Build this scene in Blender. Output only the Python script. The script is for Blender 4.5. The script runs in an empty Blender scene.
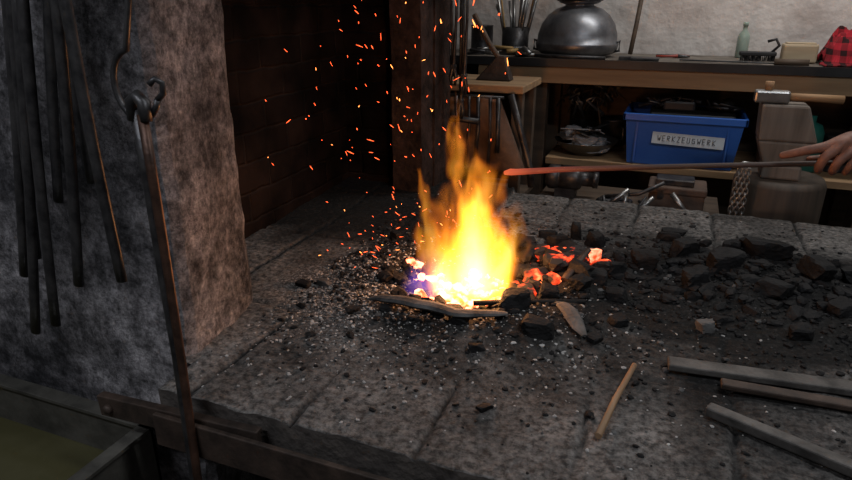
import bpy, bmesh, math, random
from mathutils import Vector, Matrix, noise
random.seed(7)
scene=bpy.context.scene
COL=scene.collection

# ---------------------------------------------------------------- materials
def new_mat(name):
    m=bpy.data.materials.new(name); m.use_nodes=True
    nt=m.node_tree
    for n in list(nt.nodes): nt.nodes.remove(n)
    out=nt.nodes.new('ShaderNodeOutputMaterial')
    return m,nt,out
def nosample(m):
    try: m.cycles.emission_sampling='NONE'
    except Exception: pass
    return m
def c4(c): return (c[0],c[1],c[2],1)
def mat(name,c1,c2=None,rough=.8,metal=0,scale=12,bump=.3,bscale=None,contrast=(.35,.65),detail=6,dist=.01,spec=.5):
    m,nt,out=new_mat(name); N=nt.nodes; L=nt.links
    b=N.new('ShaderNodeBsdfPrincipled'); L.new(b.outputs[0],out.inputs[0])
    b.inputs['Roughness'].default_value=rough; b.inputs['Metallic'].default_value=metal
    b.inputs['Specular IOR Level'].default_value=spec
    tc=N.new('ShaderNodeTexCoord')
    no=N.new('ShaderNodeTexNoise'); no.inputs['Scale'].default_value=scale; no.inputs['Detail'].default_value=detail; no.inputs['Roughness'].default_value=.65
    L.new(tc.outputs['Object'],no.inputs['Vector'])
    r=N.new('ShaderNodeValToRGB'); r.color_ramp.elements[0].position=contrast[0]; r.color_ramp.elements[1].position=contrast[1]
    r.color_ramp.elements[0].color=c4(c1); r.color_ramp.elements[1].color=c4(c2 or [v*1.35 for v in c1])
    L.new(no.outputs[0],r.inputs[0]); L.new(r.outputs[0],b.inputs['Base Color'])
    if bump>0:
        n2=N.new('ShaderNodeTexNoise'); n2.inputs['Scale'].default_value=bscale or scale*4; n2.inputs['Detail'].default_value=4
        L.new(tc.outputs['Object'],n2.inputs['Vector'])
        bp=N.new('ShaderNodeBump'); bp.inputs['Strength'].default_value=bump; bp.inputs['Distance'].default_value=dist
        L.new(n2.outputs[0],bp.inputs['Height']); L.new(bp.outputs[0],b.inputs['Normal'])
    return m
def wood(name,c1,c2,axis=0,scale=8,rough=.7):
    m,nt,out=new_mat(name); N=nt.nodes; L=nt.links
    b=N.new('ShaderNodeBsdfPrincipled'); L.new(b.outputs[0],out.inputs[0]); b.inputs['Roughness'].default_value=rough
    tc=N.new('ShaderNodeTexCoord'); mp=N.new('ShaderNodeMapping')
    s=[scale*6]*3; s[axis]=scale*.5
    mp.inputs['Scale'].default_value=s
    L.new(tc.outputs['Object'],mp.inputs[0])
    no=N.new('ShaderNodeTexNoise'); no.inputs['Scale'].default_value=1; no.inputs['Detail'].default_value=6
    L.new(mp.outputs[0],no.inputs['Vector'])
    r=N.new('ShaderNodeValToRGB'); r.color_ramp.elements[0].position=.3; r.color_ramp.elements[1].position=.7
    r.color_ramp.elements[0].color=c4(c1); r.color_ramp.elements[1].color=c4(c2)
    L.new(no.outputs[0],r.inputs[0]); L.new(r.outputs[0],b.inputs['Base Color'])
    bp=N.new('ShaderNodeBump'); bp.inputs['Strength'].default_value=.3; bp.inputs['Distance'].default_value=.003
    L.new(no.outputs[0],bp.inputs['Height']); L.new(bp.outputs[0],b.inputs['Normal'])
    return m
def emis(name,col,s):
    m,nt,out=new_mat(name); e=nt.nodes.new('ShaderNodeEmission'); e.inputs[0].default_value=c4(col); e.inputs[1].default_value=s
    nt.links.new(e.outputs[0],out.inputs[0]); return nosample(m)
def ember(name,thr=.5,s=8,scale=30,base=(.015,.013,.013),hot=(1,.38,.12)):
    m,nt,out=new_mat(name); N=nt.nodes; L=nt.links
    b=N.new('ShaderNodeBsdfPrincipled'); L.new(b.outputs[0],out.inputs[0])
    b.inputs['Base Color'].default_value=c4(base); b.inputs['Roughness'].default_value=.8
    tc=N.new('ShaderNodeTexCoord'); no=N.new('ShaderNodeTexNoise'); no.inputs['Scale'].default_value=scale; no.inputs['Detail'].default_value=4
    L.new(tc.outputs['Object'],no.inputs['Vector'])
    r=N.new('ShaderNodeValToRGB'); e=r.color_ramp.elements
    e[0].position=thr-.06; e[0].color=(0,0,0,1); e[1].position=thr+.2; e[1].color=c4(hot)
    k=e.new(thr+.05); k.color=(.8,.05,.01,1)
    L.new(no.outputs[0],r.inputs[0]); L.new(r.outputs[0],b.inputs['Emission Color']); b.inputs['Emission Strength'].default_value=s
    return nosample(m)

# ---------------------------------------------------------------- mesh builder
def ico(sub):
    bm=bmesh.new(); bmesh.ops.create_icosphere(bm,subdivisions=sub,radius=1)
    V=[v.co.normalized() for v in bm.verts]; Fc=[[v.index for v in f.verts] for f in bm.faces]; bm.free(); return V,Fc
ICO={k:ico(k) for k in (1,2,3)}
class MB:
    def __init__(s): s.v=[];s.f=[];s.m=[];s.sm=[]
    def add(s,vs,fs,mi=0,smooth=False):
        o=len(s.v); s.v+= [tuple(v) for v in vs]
        for f in fs: s.f.append([i+o for i in f]); s.m.append(mi); s.sm.append(smooth)
    def box(s,lo,hi,mi=0,M=None,bev=.0):
        x0,y0,z0=lo;x1,y1,z1=hi
        if bev<=0:
            vs=[(x0,y0,z0),(x1,y0,z0),(x1,y1,z0),(x0,y1,z0),(x0,y0,z1),(x1,y0,z1),(x1,y1,z1),(x0,y1,z1)]
            fs=[(3,2,1,0),(4,5,6,7),(0,1,5,4),(1,2,6,5),(2,3,7,6),(3,0,4,7)]
        else:
            bm=bmesh.new(); bmesh.ops.create_cube(bm,size=1)
            for v in bm.verts: v.co=Vector(((x0+x1)/2+v.co.x*(x1-x0),(y0+y1)/2+v.co.y*(y1-y0),(z0+z1)/2+v.co.z*(z1-z0)))
            bmesh.ops.bevel(bm,geom=list(bm.edges),offset=bev,segments=2,affect='EDGES',profile=.5)
            bm.verts.index_update()
            vs=[v.co.copy() for v in bm.verts]; fs=[[v.index for v in f.verts] for f in bm.faces]; bm.free()
        if M: vs=[M@Vector(v) for v in vs]
        s.add(vs,fs,mi)
    def tube(s,pts,rad,n=10,mi=0,flat=1.0,up=None,cap=True,smooth=True):
        pts=[Vector(p) for p in pts]
        if not isinstance(rad,(list,tuple)): rad=[rad]*len(pts)
        t0=(pts[1]-pts[0]).normalized()
        a=Vector(up) if up else (Vector((0,0,1)) if abs(t0.z)<.9 else Vector((0,1,0)))
        a=(a-t0*a.dot(t0)).normalized()
        vs=[];fs=[]
        for i,p in enumerate(pts):
            if i==0:t=t0
            elif i==len(pts)-1:t=(pts[i]-pts[i-1]).normalized()
            else:t=((pts[i+1]-pts[i]).normalized()+(pts[i]-pts[i-1]).normalized()).normalized()
            a=(a-t*a.dot(t)).normalized(); b=t.cross(a)
            for k in range(n):
                an=2*math.pi*k/n
                vs.append(p+a*math.cos(an)*rad[i]*flat+b*math.sin(an)*rad[i])
        for i in range(len(pts)-1):
            for k in range(n):
                k2=(k+1)%n; fs.append((i*n+k,i*n+k2,(i+1)*n+k2,(i+1)*n+k))
        s.add(vs,fs,mi,smooth)
        if cap:
            o=len(s.v)-len(vs)
            s.f.append([o+k for k in range(n)][::-1]);s.m.append(mi);s.sm.append(False)
            o2=o+(len(pts)-1)*n
            s.f.append([o2+k for k in range(n)]);s.m.append(mi);s.sm.append(False)
    def lathe(s,prof,M=None,n=28,mi=0,smooth=True):
        vs=[];fs=[]
        for r,z in prof:
            for k in range(n):
                an=2*math.pi*k/n; v=Vector((r*math.cos(an),r*math.sin(an),z)); vs.append(M@v if M else v)
        for i in range(len(prof)-1):
            for k in range(n):
                k2=(k+1)%n; fs.append((i*n+k,i*n+k2,(i+1)*n+k2,(i+1)*n+k))
        s.add(vs,fs,mi,smooth)
    def rock(s,c,size,mi=0,sub=2,rot=None,planes=9,rough=.06):
        V,Fc=ICO[sub]; c=Vector(c)
        if not isinstance(size,(tuple,list)): size=(size,)*3
        if rot is None: rot=Matrix.Rotation(random.random()*6.3,3,'Z')@Matrix.Rotation(random.uniform(-.5,.5),3,'X')
        elif not isinstance(rot,Matrix): rot=Matrix.Rotation(rot,3,'Z')
        P=[]
        for ax in range(3):
            for sg in (-1,1):
                n=Vector((0,0,0)); n[ax]=sg; n+=Vector([random.uniform(-.3,.3) for _ in range(3)]); P.append((n.normalized(),random.uniform(.6,.8)))
        for _ in range(planes-6): P.append((Vector([random.gauss(0,1) for _ in range(3)]).normalized(),random.uniform(.65,.95)))
        vs=[]
        for d in V:
            r=1.15
            for n,dd in P:
                k=d.dot(n)
                if k>1e-3: r=min(r,dd/k)
            r*=1+random.uniform(-rough,rough)
            q=Vector((d.x*r*size[0],d.y*r*size[1],d.z*r*size[2]))
            vs.append(c+rot@q)
        s.add(vs,Fc,mi)
    def patch(s,a,b,c,d,nu,nv,amp,mi=0,sc=6,fn=None):
        a,b,c,d=map(Vector,(a,b,c,d)); vs=[];fs=[]
        for j in range(nv+1):
            for i in range(nu+1):
                u=i/nu;v=j/nv
                p=(a*(1-u)+b*u)*(1-v)+(d*(1-u)+c*u)*v
                w=noise.noise_vector(p*sc)*amp+noise.noise_vector(p*sc*4)*amp*.4
                p=p+w
                if fn:p=fn(p)
                vs.append(p)
        for j in range(nv):
            for i in range(nu):
                o=j*(nu+1)+i; fs.append((o,o+1,o+nu+2,o+nu+1))
        s.add(vs,fs,mi,True)
    def build(s,name,mats,parent=None,origin=None,bevel=0):
        me=bpy.data.meshes.new(name)
        o=Vector(origin) if origin else Vector((0,0,0))
        me.from_pydata([tuple(Vector(v)-o) for v in s.v],[],s.f)
        for m in mats: me.materials.append(m)
        me.polygons.foreach_set('material_index',s.m); me.polygons.foreach_set('use_smooth',s.sm); me.update()
        ob=bpy.data.objects.new(name,me); ob.location=o; COL.objects.link(ob)
        if bevel:
            b=ob.modifiers.new('bevel','BEVEL'); b.width=bevel; b.segments=2; b.limit_method='ANGLE'
        if parent: ob.parent=parent
        return ob

# ---------------------------------------------------------------- shared materials
M_iron=mat('blackened_iron',(.03,.03,.033),(.10,.098,.10),rough=.42,metal=.7,scale=25,bump=.4,dist=.002)
M_iron_warm=mat('rusty_iron',(.03,.022,.018),(.085,.058,.045),rough=.6,metal=.4,scale=18,bump=.5,dist=.003)
M_steel=mat('steel',(.20,.20,.20),(.42,.42,.41),rough=.35,metal=.9,scale=9,bump=.15,dist=.002)
M_char=mat('charcoal',(.003,.003,.0035),(.013,.013,.014),rough=.75,scale=30,bump=.7,dist=.004,spec=.25)  # charcoal black, made darker still for the shade on the right-hand coals
M_char2=mat('ash_dusted_charcoal',(.02,.02,.021),(.10,.10,.10),rough=.85,scale=22,bump=.5,dist=.004)
M_ash=mat('pale_ash',(.20,.195,.19),(.46,.45,.44),rough=.95,scale=40,bump=.2)
M_black=mat('black_plastic',(.012,.012,.013),(.025,.025,.027),rough=.45,bump=0)

# ---------------------------------------------------------------- room
def room_box(name,lo,hi,m):
    b=MB(); b.box(lo,hi); return b.build(name,[m])
M_floor=mat('dirty_concrete_floor',(.04,.038,.035),(.09,.08,.07),rough=.9,scale=5,bump=.3)
M_plaster=mat('white_rough_plaster',(.52,.47,.44),(.74,.70,.67),rough=.9,scale=7,bump=.6,bscale=25,dist=.012)
M_ceil=mat('ceiling_paint',(.30,.29,.28),(.40,.39,.38),rough=.9,bump=0)
room_box('floor',(-2.6,-1.8,-.05),(2.8,3.4,0),M_floor)
room_box('ceiling',(-2.6,-1.8,2.7),(2.8,3.4,2.75),M_ceil)
b=MB(); b.patch((-2.6,3.3,0),(2.8,3.3,0),(2.8,3.3,2.7),(-2.6,3.3,2.7),180,90,.006,sc=5); b.box((-2.6,3.32,0),(2.8,3.4,2.7)); b.build('wall_back',[M_plaster])
M_wall2=mat('grey_plaster',(.20,.19,.18),(.30,.28,.26),rough=.9,scale=5,bump=.3)
room_box('wall_left',(-2.65,-1.8,0),(-2.6,3.4,2.7),M_wall2)
room_box('wall_right',(2.8,-1.8,0),(2.85,3.4,2.7),M_wall2)
room_box('wall_front',(-2.6,-1.85,0),(2.8,-1.8,2.7),M_wall2)

# ---------------------------------------------------------------- masonry pillar (left)
def masonry_mat():
    m,nt,out=new_mat('stained_concrete_render'); N=nt.nodes; L=nt.links
    b=N.new('ShaderNodeBsdfPrincipled'); L.new(b.outputs[0],out.inputs[0]); b.inputs['Roughness'].default_value=.92; b.inputs['Specular IOR Level'].default_value=.3
    tc=N.new('ShaderNodeTexCoord')
    def nz(s,d,r):
        n=N.new('ShaderNodeTexNoise'); n.inputs['Scale'].default_value=s; n.inputs['Detail'].default_value=d; n.inputs['Roughness'].default_value=r; L.new(tc.outputs['Object'],n.inputs['Vector']); return n.outputs[0]
    def rp(src,stops):
        r=N.new('ShaderNodeValToRGB'); e=r.color_ramp.elements; e[0].position=stops[0][0]; e[0].color=c4(stops[0][1]); e[1].position=stops[-1][0]; e[1].color=c4(stops[-1][1])
        for p,c in stops[1:-1]: k=e.new(p); k.color=c4(c)
        L.new(src,r.inputs[0]); return r.outputs[0]
    def mul(a,c):
        x=N.new('ShaderNodeMix'); x.data_type='RGBA'; x.blend_type='MULTIPLY'; x.inputs[0].default_value=1; L.new(a,x.inputs[6]); L.new(c,x.inputs[7]); return x.outputs[2]
    fine=nz(55,8,.85)
    col=rp(nz(4,10,.75),[(.38,(.055,.055,.062)),(.47,(.15,.145,.155)),(.56,(.27,.26,.275)),(.66,(.46,.44,.46))])
    col=mul(col,rp(fine,[(.36,(.22,.22,.22)),(.47,(.8,.8,.8)),(.62,(1.7,1.7,1.7))]))
    col=mul(col,rp(nz(16,6,.7),[(.34,(.45,.45,.45)),(.5,(1,1,1)),(.7,(1.25,1.25,1.25))]))
    L.new(col,b.inputs['Base Color'])
    bp=N.new('ShaderNodeBump'); bp.inputs['Strength'].default_value=1; bp.inputs['Distance'].default_value=.014
    L.new(fine,bp.inputs['Height']); L.new(bp.outputs[0],b.inputs['Normal'])
    return m
M_mas=masonry_mat()
def vwall(p,q,z0,z1,res=.018,amp=.006,mi=0):
    L=math.dist(p,q); b.patch((p[0],p[1],z0),(q[0],q[1],z0),(q[0],q[1],z1),(p[0],p[1],z1),max(2,int(L/res)),int((z1-z0)/res),amp,mi)
b=MB()
pp=[(-2.55,.80),(-.835,.80),(-.812,.808),(-.803,.830),(-.848,1.055),(-.86,1.078),(-.88,1.085),(-2.55,1.085)]
for i in range(7): vwall(pp[i],pp[i+1],0,1.745,.013,.010)
pillar=b.build('masonry_pillar',[M_mas])

def brick_mat():
    m,nt,out=new_mat('sooty_brick'); N=nt.nodes; L=nt.links
    b=N.new('ShaderNodeBsdfPrincipled'); L.new(b.outputs[0],out.inputs[0]); b.inputs['Roughness'].default_value=.97; b.inputs['Specular IOR Level'].default_value=.08
    tc=N.new('ShaderNodeTexCoord'); sp=N.new('ShaderNodeSeparateXYZ'); L.new(tc.outputs['Object'],sp.inputs[0])
    ad=N.new('ShaderNodeMath'); ad.operation='ADD'; L.new(sp.outputs[0],ad.inputs[0]); L.new(sp.outputs[1],ad.inputs[1])
    cb=N.new('ShaderNodeCombineXYZ'); L.new(ad.outputs[0],cb.inputs[0]); L.new(sp.outputs[2],cb.inputs[1])
    n0=N.new('ShaderNodeTexNoise'); n0.inputs['Scale'].default_value=12; L.new(tc.outputs['Object'],n0.inputs['Vector'])
    va=N.new('ShaderNodeVectorMath'); va.operation='MULTIPLY_ADD'; L.new(n0.outputs['Color'],va.inputs[0]); va.inputs[1].default_value=(.018,.018,0); L.new(cb.outputs[0],va.inputs[2])
    br=N.new('ShaderNodeTexBrick'); br.inputs['Scale'].default_value=1; br.inputs['Brick Width'].default_value=.22; br.inputs['Row Height'].default_value=.085; br.inputs['Mortar Size'].default_value=.007; br.inputs['Mortar Smooth'].default_value=.9
    br.inputs['Color1'].default_value=(.0045,.0037,.0035,1); br.inputs['Color2'].default_value=(.0085,.0066,.006,1); br.inputs['Mortar'].default_value=(.010,.0085,.008,1)
    L.new(va.outputs[0],br.inputs['Vector'])
    no=N.new('ShaderNodeTexNoise'); no.inputs['Scale'].default_value=6; no.inputs['Detail'].default_value=8; L.new(tc.outputs['Object'],no.inputs['Vector'])
    r=N.new('ShaderNodeValToRGB'); r.color_ramp.elements[0].position=.38;r.color_ramp.elements[0].color=(.4,.39,.38,1); r.color_ramp.elements[1].position=.7;r.color_ramp.elements[1].color=(2.6,2.1,1.9,1)
    L.new(no.outputs[0],r.inputs[0])
    mx=N.new('ShaderNodeMix'); mx.data_type='RGBA'; mx.blend_type='MULTIPLY'; mx.inputs[0].default_value=1
    L.new(br.outputs[0],mx.inputs[6]); L.new(r.outputs[0],mx.inputs[7]); L.new(mx.outputs[2],b.inputs['Base Color'])
    bp=N.new('ShaderNodeBump'); bp.invert=True; bp.inputs['Strength'].default_value=.7; bp.inputs['Distance'].default_value=.01
    L.new(br.outputs[1],bp.inputs['Height'])
    bp2=N.new('ShaderNodeBump'); bp2.inputs['Strength'].default_value=.8; bp2.inputs['Distance'].default_value=.016; L.new(no.outputs[0],bp2.inputs['Height']); L.new(bp.outputs[0],bp2.inputs['Normal'])
    L.new(bp2.outputs[0],b.inputs['Normal'])
    return m
M_brick=brick_mat()
M_stub=mat('heat_stained_render',(.012,.009,.008),(.050,.033,.029),rough=.95,scale=14,bump=.7,dist=.008,spec=.15)
b=MB()
b.box((-1.30,1.10,0),(-1.12,2.2,1.745)); b.box((-1.12,2.05,0),(-.90,2.2,1.745))
vwall((-1.12,1.10),(-1.12,2.05),.8,1.745,.03,.007); vwall((-1.12,2.04),(-.9,2.04),.8,1.745,.03,.007)
vwall((-.90,2.04),(-.90,1.97),.8,1.745,.02,.005,1);vwall((-.90,1.97),(-.79,1.96),.8,1.745,.02,.005,1);vwall((-.79,1.96),(-.77,2.2),.8,1.745,.02,.005,1);vwall((-.77,2.2),(-1.3,2.2),0,1.745,.05,.004,1)
b.box((-.90,2.05,0),(-.775,2.19,1.745),1)
b.build('brick_chimney',[M_brick,M_stub])
b=MB(); b.box((-1.32,.78,1.75),(-.66,2.22,1.83)); b.box((-1.3,.8,1.83),(-.72,2.2,2.69),0)  # unseen hood top, put in to keep ceiling light out of the alcove
b.build('smoke_hood',[M_iron_warm])

# ---------------------------------------------------------------- hearth top
jx=[-1.2,-.96,-.73,-.52,-.30,-.07,.155,.39,.62,.85,1.1]
rows=[.70,1.07,1.50,1.90,2.16]
FIRE=(-.40,1.32)
def fire_d(x,y): return math.hypot(x-FIRE[0],y-FIRE[1])
def groove(x,y):
    w=.006*noise.noise((x*9,y*9,7))+.003*noise.noise((x*40,y*40,7)); g=0
    for a in jx:
        d=abs(x+w-a)
        if d<.009: g=max(g,1-d/.009)
    for a in rows[1:-1]:
        d=abs(y+w-a)
        if d<.009: g=max(g,.8*(1-d/.009))
    return g*max(0,min(1,.95+1.2*noise.noise((x*5,y*5,12))))
def height(x,y):
    h=noise.noise((x*3,y*3,1))*.006+noise.noise((x*14,y*14,4))*.003+noise.noise((x*50,y*50,2))*.0026
    cov=max(0,1-fire_d(x,y)/.45)
    pile=math.exp(-(((x-.25)/.30)**2+((y-1.60)/.19)**2))
    g=groove(x,y)*max(0,1-cov*3)*max(0,1-pile*2)
    h-=g*.010
    d=fire_d(x,y)
    h+=.030*math.exp(-((d-.22)/.10)**2)*(.9+.8*noise.noise((x*6,y*6,3)))-.05*math.exp(-(d/.11)**2)
    h+=.032*pile*(1+noise.noise((x*12,y*12,9)))
    h+=cov*.005*noise.noise((x*80,y*80,2))
    if y>1.6 and x<-.5: h+=.02*min(1,(y-1.6)/.3)
    return .8+h
nx,ny=340,215
x0,x1,y0,y1=-1.118,1.12,.71,2.15
vs=[];att=[]
for j in range(ny+1):
    for i in range(nx+1):
        x=x0+(x1-x0)*i/nx;y=y0+(y1-y0)*j/ny
        yy=y
        if j==0: yy+=noise.noise((x*20,0,0))*.006
        vs.append((x,yy,height(x,y)))
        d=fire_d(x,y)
        soot_shade=math.exp(-(((x-.25)/.52)**2+((y-1.50)/.31)**2)**1.7)*1.5  # right-hand patch: coal dust plus a shadow painted into the colour
        soot_shade=max(soot_shade,1.0*math.exp(-(d/.35)**4))
        if x<-.5 and y>1.38: soot_shade=max(soot_shade,min(1.05,(y-1.38)*5))
        soot_shade=max(soot_shade,.7*math.exp(-(((x-.10)/.40)**2+((y-1.15)/.20)**2)))
        soot_shade+=.42*noise.noise((x*4,y*4,5))+.22*noise.noise((x*13,y*13,5))
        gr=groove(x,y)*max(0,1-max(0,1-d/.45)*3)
        soot_shade=max(soot_shade,gr*.95)
        ash=math.exp(-(((x+.60)/.26)**2+((y-1.20)/.20)**2))*1.15+.3*noise.noise((x*8,y*8,6))
        ci=sum(1 for a in jx if x>a); ri=sum(1 for a in rows if y>a)
        tile=random.Random(ci*31+ri*7).random()
        att.append((max(0,min(1,soot_shade)),max(0,min(1,ash)),tile,1))
isp=int(round((-.795-x0)/(x1-x0)*nx))
def hearth_mat():
    m,nt,out=new_mat('hearth_firebrick'); N=nt.nodes; L=nt.links
    b=N.new('ShaderNodeBsdfPrincipled'); L.new(b.outputs[0],out.inputs[0]); b.inputs['Roughness'].default_value=.9; b.inputs['Specular IOR Level'].default_value=.25
    tc=N.new('ShaderNodeTexCoord'); at=N.new('ShaderNodeAttribute'); at.attribute_name='dirt_shade'  # attribute carries soot, painted shade, ash and tile tone
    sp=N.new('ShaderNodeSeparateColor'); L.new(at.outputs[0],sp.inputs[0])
    def nz(s,d=6):
        n=N.new('ShaderNodeTexNoise'); n.inputs['Scale'].default_value=s; n.inputs['Detail'].default_value=d; n.inputs['Roughness'].default_value=.7; L.new(tc.outputs['Object'],n.inputs['Vector']); return n
    def ramp(src,p0,c0,p1,c1):
        r=N.new('ShaderNodeValToRGB'); r.color_ramp.elements[0].position=p0; r.color_ramp.elements[0].color=c4(c0); r.color_ramp.elements[1].position=p1; r.color_ramp.elements[1].color=c4(c1); L.new(src,r.inputs[0]); return r.outputs[0]
    def mix(f,a,c,mode='MIX'):
        x=N.new('ShaderNodeMix'); x.data_type='RGBA'; x.blend_type=mode
        if isinstance(f,float): x.inputs[0].default_value=f
        else: L.new(f,x.inputs[0])
        for s,v in ((6,a),(7,c)):
            if isinstance(v,tuple): x.inputs[s].default_value=c4(v)
            else: L.new(v,x.inputs[s])
        return x.outputs[2]
    base=ramp(nz(5).outputs[0],.34,(.055,.053,.052),.68,(.21,.203,.198))
    fine=ramp(nz(75).outputs[0],.38,(.28,.28,.28),.63,(1.5,1.48,1.46))
    base=mix(1.0,base,fine,'MULTIPLY')
    tl=ramp(sp.outputs[2],0,(.78,.775,.77),1,(1.18,1.16,1.14)); base=mix(1.0,base,tl,'MULTIPLY')
    ashc=ramp(nz(130,4).outputs[0],.50,(.045,.043,.042),.60,(.42,.41,.405))
    base=mix(ramp(sp.outputs[1],.2,(0,0,0),.9,(.75,.75,.75)),base,ashc)
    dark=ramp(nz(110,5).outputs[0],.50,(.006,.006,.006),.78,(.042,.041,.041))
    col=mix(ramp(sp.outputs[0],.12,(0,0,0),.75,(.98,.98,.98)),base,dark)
    L.new(col,b.inputs['Base Color'])
    bp=N.new('ShaderNodeBump'); bp.inputs['Strength'].default_value=.9; bp.inputs['Distance'].default_value=.007
    L.new(nz(80).outputs[0],bp.inputs['Height']); L.new(bp.outputs[0],b.inputs['Normal'])
    return m
M_hearth=hearth_mat()
M_edge=mat('hearth_edge_iron_stained',(.03,.026,.024),(.10,.085,.075),rough=.85,scale=14,bump=.6)
def part(name,i0,i1,extra=None,skirt=False):
    used={};sk=MB();A=[]
    def gi(k):
        if k not in used: used[k]=len(sk.v); sk.v.append(vs[k]); A.append(att[k])
        return used[k]
    for j in range(ny):
        for i in range(i0,i1):
            x=x0+(x1-x0)*(i+.5)/nx;y=y0+(y1-y0)*(j+.5)/ny
            if (x<-.795 and y<1.07 and x<-.80-(y-.82)*.2-.03) or (x<-.795 and y<.80) or (x<-.78 and y>2.04): continue
            o=j*(nx+1)+i; sk.f.append([gi(o),gi(o+1),gi(o+nx+2),gi(o+nx+1)]); sk.m.append(0); sk.sm.append(True)
    if skirt:
        def strip(idx,dz):
            idx=[k for k in idx if k in used]
            o=len(sk.v)
            for k in idx: sk.v.append((vs[k][0],vs[k][1],vs[k][2]-dz)); A.append((0,0,.5,1))
            for k in range(len(idx)-1): sk.f.append([used[idx[k]],o+k,o+k+1,used[idx[k+1]]]); sk.m.append(1); sk.sm.append(False)
        strip([i for i in range(i0,nx+1)],.075); strip([ny*(nx+1)+i for i in range(i0,nx+1)][::-1],.075)
        strip([j*(nx+1)+nx for j in range(ny+1)],.075); strip([j*(nx+1)+i0 for j in range(0,20)][::-1],.075)
    if extra: extra(sk)
    ob=sk.build(name,[M_hearth,M_edge,M_mas])
    ca=ob.data.color_attributes.new('dirt_shade','FLOAT_COLOR','POINT')
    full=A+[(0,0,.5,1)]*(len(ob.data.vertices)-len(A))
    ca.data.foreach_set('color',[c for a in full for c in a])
    return ob
def ex(sk):
    sk.box((-.775,.73,.70),(1.11,2.14,.745),1); sk.box((-.765,.95,0),(1.0,2.1,.70),2)
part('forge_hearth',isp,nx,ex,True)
part('alcove_floor',0,isp)
b=MB()
Me=Matrix.Translation((-.53,.695,0))@Matrix.Rotation(-.05,4,'Y')@Matrix.Translation((.53,-.695,0))
b.box((-.885,.686,.745),(-.53,.698,.785),0,Me,bev=.002); b.box((-.885,.686,.781),(-.53,.703,.788),0,Me,bev=.002)
b.box((-.78,.674,.710),(1.12,.684,.775),0,bev=.002)
for x in (-.86,-.56): b.lathe([(0,0),(.010,0),(.008,.008),(0,.009)],Me@Matrix.Translation((x,.686,.765))@Matrix.Rotation(math.pi/2,4,'X'),12)
b.build('iron_edge_strip',[M_iron_warm])

# ---------------------------------------------------------------- quench trough
M_trough=mat('weathered_sheet_steel',(.045,.043,.038),(.12,.115,.10),rough=.55,metal=.3,scale=10,bump=.3)
M_water=mat('murky_quench_water',(.06,.056,.025),(.095,.088,.045),rough=.15,scale=3,bump=.1,bscale=8,dist=.002)
b=MB(); tx0,tx1,ty0,ty1=-1.95,-.89,.20,.765; zt=.66; zb=.50;t=.006
b.box((tx0,ty0,zb),(tx1,ty1,zb+t)); b.box((tx0,ty0,zb),(tx0+t,ty1,zt)); b.box((tx1-t,ty0,zb),(tx1,ty1,zt)); b.box((tx0,ty0,zb),(tx1,ty0+t,zt)); b.box((tx0,ty1-t,zb),(tx1,ty1,zt))
b.box((tx0-.012,ty1-.02,zt-.004),(tx1+.012,ty1+.012,zt+.004),0,bev=.001); b.box((tx1-.018,ty0-.012,zt-.004),(tx1+.012,ty1+.012,zt+.004),0,bev=.001); b.box((tx0-.012,ty0-.012,zt-.004),(tx1+.012,ty0+.018,zt+.004),0,bev=.001)
b.box((tx0+t,ty0+t,zb+t),(tx1-t,ty1-t,zb+.055),1)
for x in (tx0+.03,tx1-.06):
    for y in (ty0+.02,ty1-.05): b.box((x,y,0),(x+.03,y+.03,zb))
b.build('quench_trough',[M_trough,M_water])

# ---------------------------------------------------------------- hanging tongs on the left
def hang(name,legs,mats=[M_iron]):
    b=MB()
    for pts,rad,fl in legs: b.tube(pts,rad,10,0,fl,up=(0,1,0))
    return b.build(name,mats,origin=legs[0][0][0])
def rein(p,q,r0=.009,r1=.008,bend=0,off=0,fl=.65):
    p=Vector(p);q=Vector(q);pts=[];n=10
    for i in range(n+1):
        t=i/n; v=p.lerp(q,t); v.x+=bend*math.sin(t*math.pi); v.y+=off*math.sin(t*math.pi); pts.append(v)
    return (pts,[r0+(r1-r0)*i/n for i in range(n+1)],fl)
Y=.735
def tong(name,top,e1,e2,y,r=.010):
    tx,tz=top
    l=[rein((tx-.012,y,tz),(e1[0],y,e1[1]),r,r*.95,.004),rein((tx+.012,y-.012,tz),(e2[0],y-.008,e2[1]),r,r*.95,-.004)]
    l.append(([(tx-.012,y,tz),(tx+.004,y-.006,tz+.05),(tx+.02,y-.006,tz+.10),(tx+.012,y,tz+.16)],[r,r*1.6,r*1.3,r*.8],.7))
    l.append(([(tx+.012,y-.012,tz),(tx-.004,y-.008,tz+.05),(tx-.02,y-.006,tz+.10),(tx-.012,y,tz+.16)],[r,r*1.6,r*1.3,r*.8],.7))
    return hang(name,l)
tong('blacksmith_tongs',(-.945,1.50),(-1.12,.836),(-1.045,.872),Y,.0115)
tong('blacksmith_tongs',(-.852,1.50),(-.955,.972),(-.838,1.003),Y-.012,.0115)
tong('blacksmith_tongs',(-.985,1.52),(-1.135,.95),(-1.075,1.0),Y+.015,.0105)
tong('blacksmith_tongs',(-.90,1.52),(-.905,1.16),(-.985,1.12),Y+.015,.0105)
b=MB(); b.tube([(-1.5,.735,1.66),(-.68,.735,1.66)],.008); b.box((-1.4,.74,1.64),(-1.38,.80,1.68)); b.box((-.85,.74,1.64),(-.83,.80,1.68)); b.build('tool_rail',[M_iron])
b=MB()
pts=[(-.70,.735,1.66),(-.712,.72,1.55),(-.722,.715,1.46)]
for k in range(0,15):
    a=math.radians(100+k*17); pts.append((-.732+.045*math.cos(a)*.9,.71,1.335+.05*math.sin(a)))
b.tube(pts,.0048,8)
pts=[(-.732+.045*math.cos(math.radians(338))*.9,.71,1.335+.05*math.sin(math.radians(338))),(-.683,.71,1.325),(-.682,.71,1.340),(-.690,.705,1.346),(-.697,.70,1.338)]
b.tube(pts,.0048,8)
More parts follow.
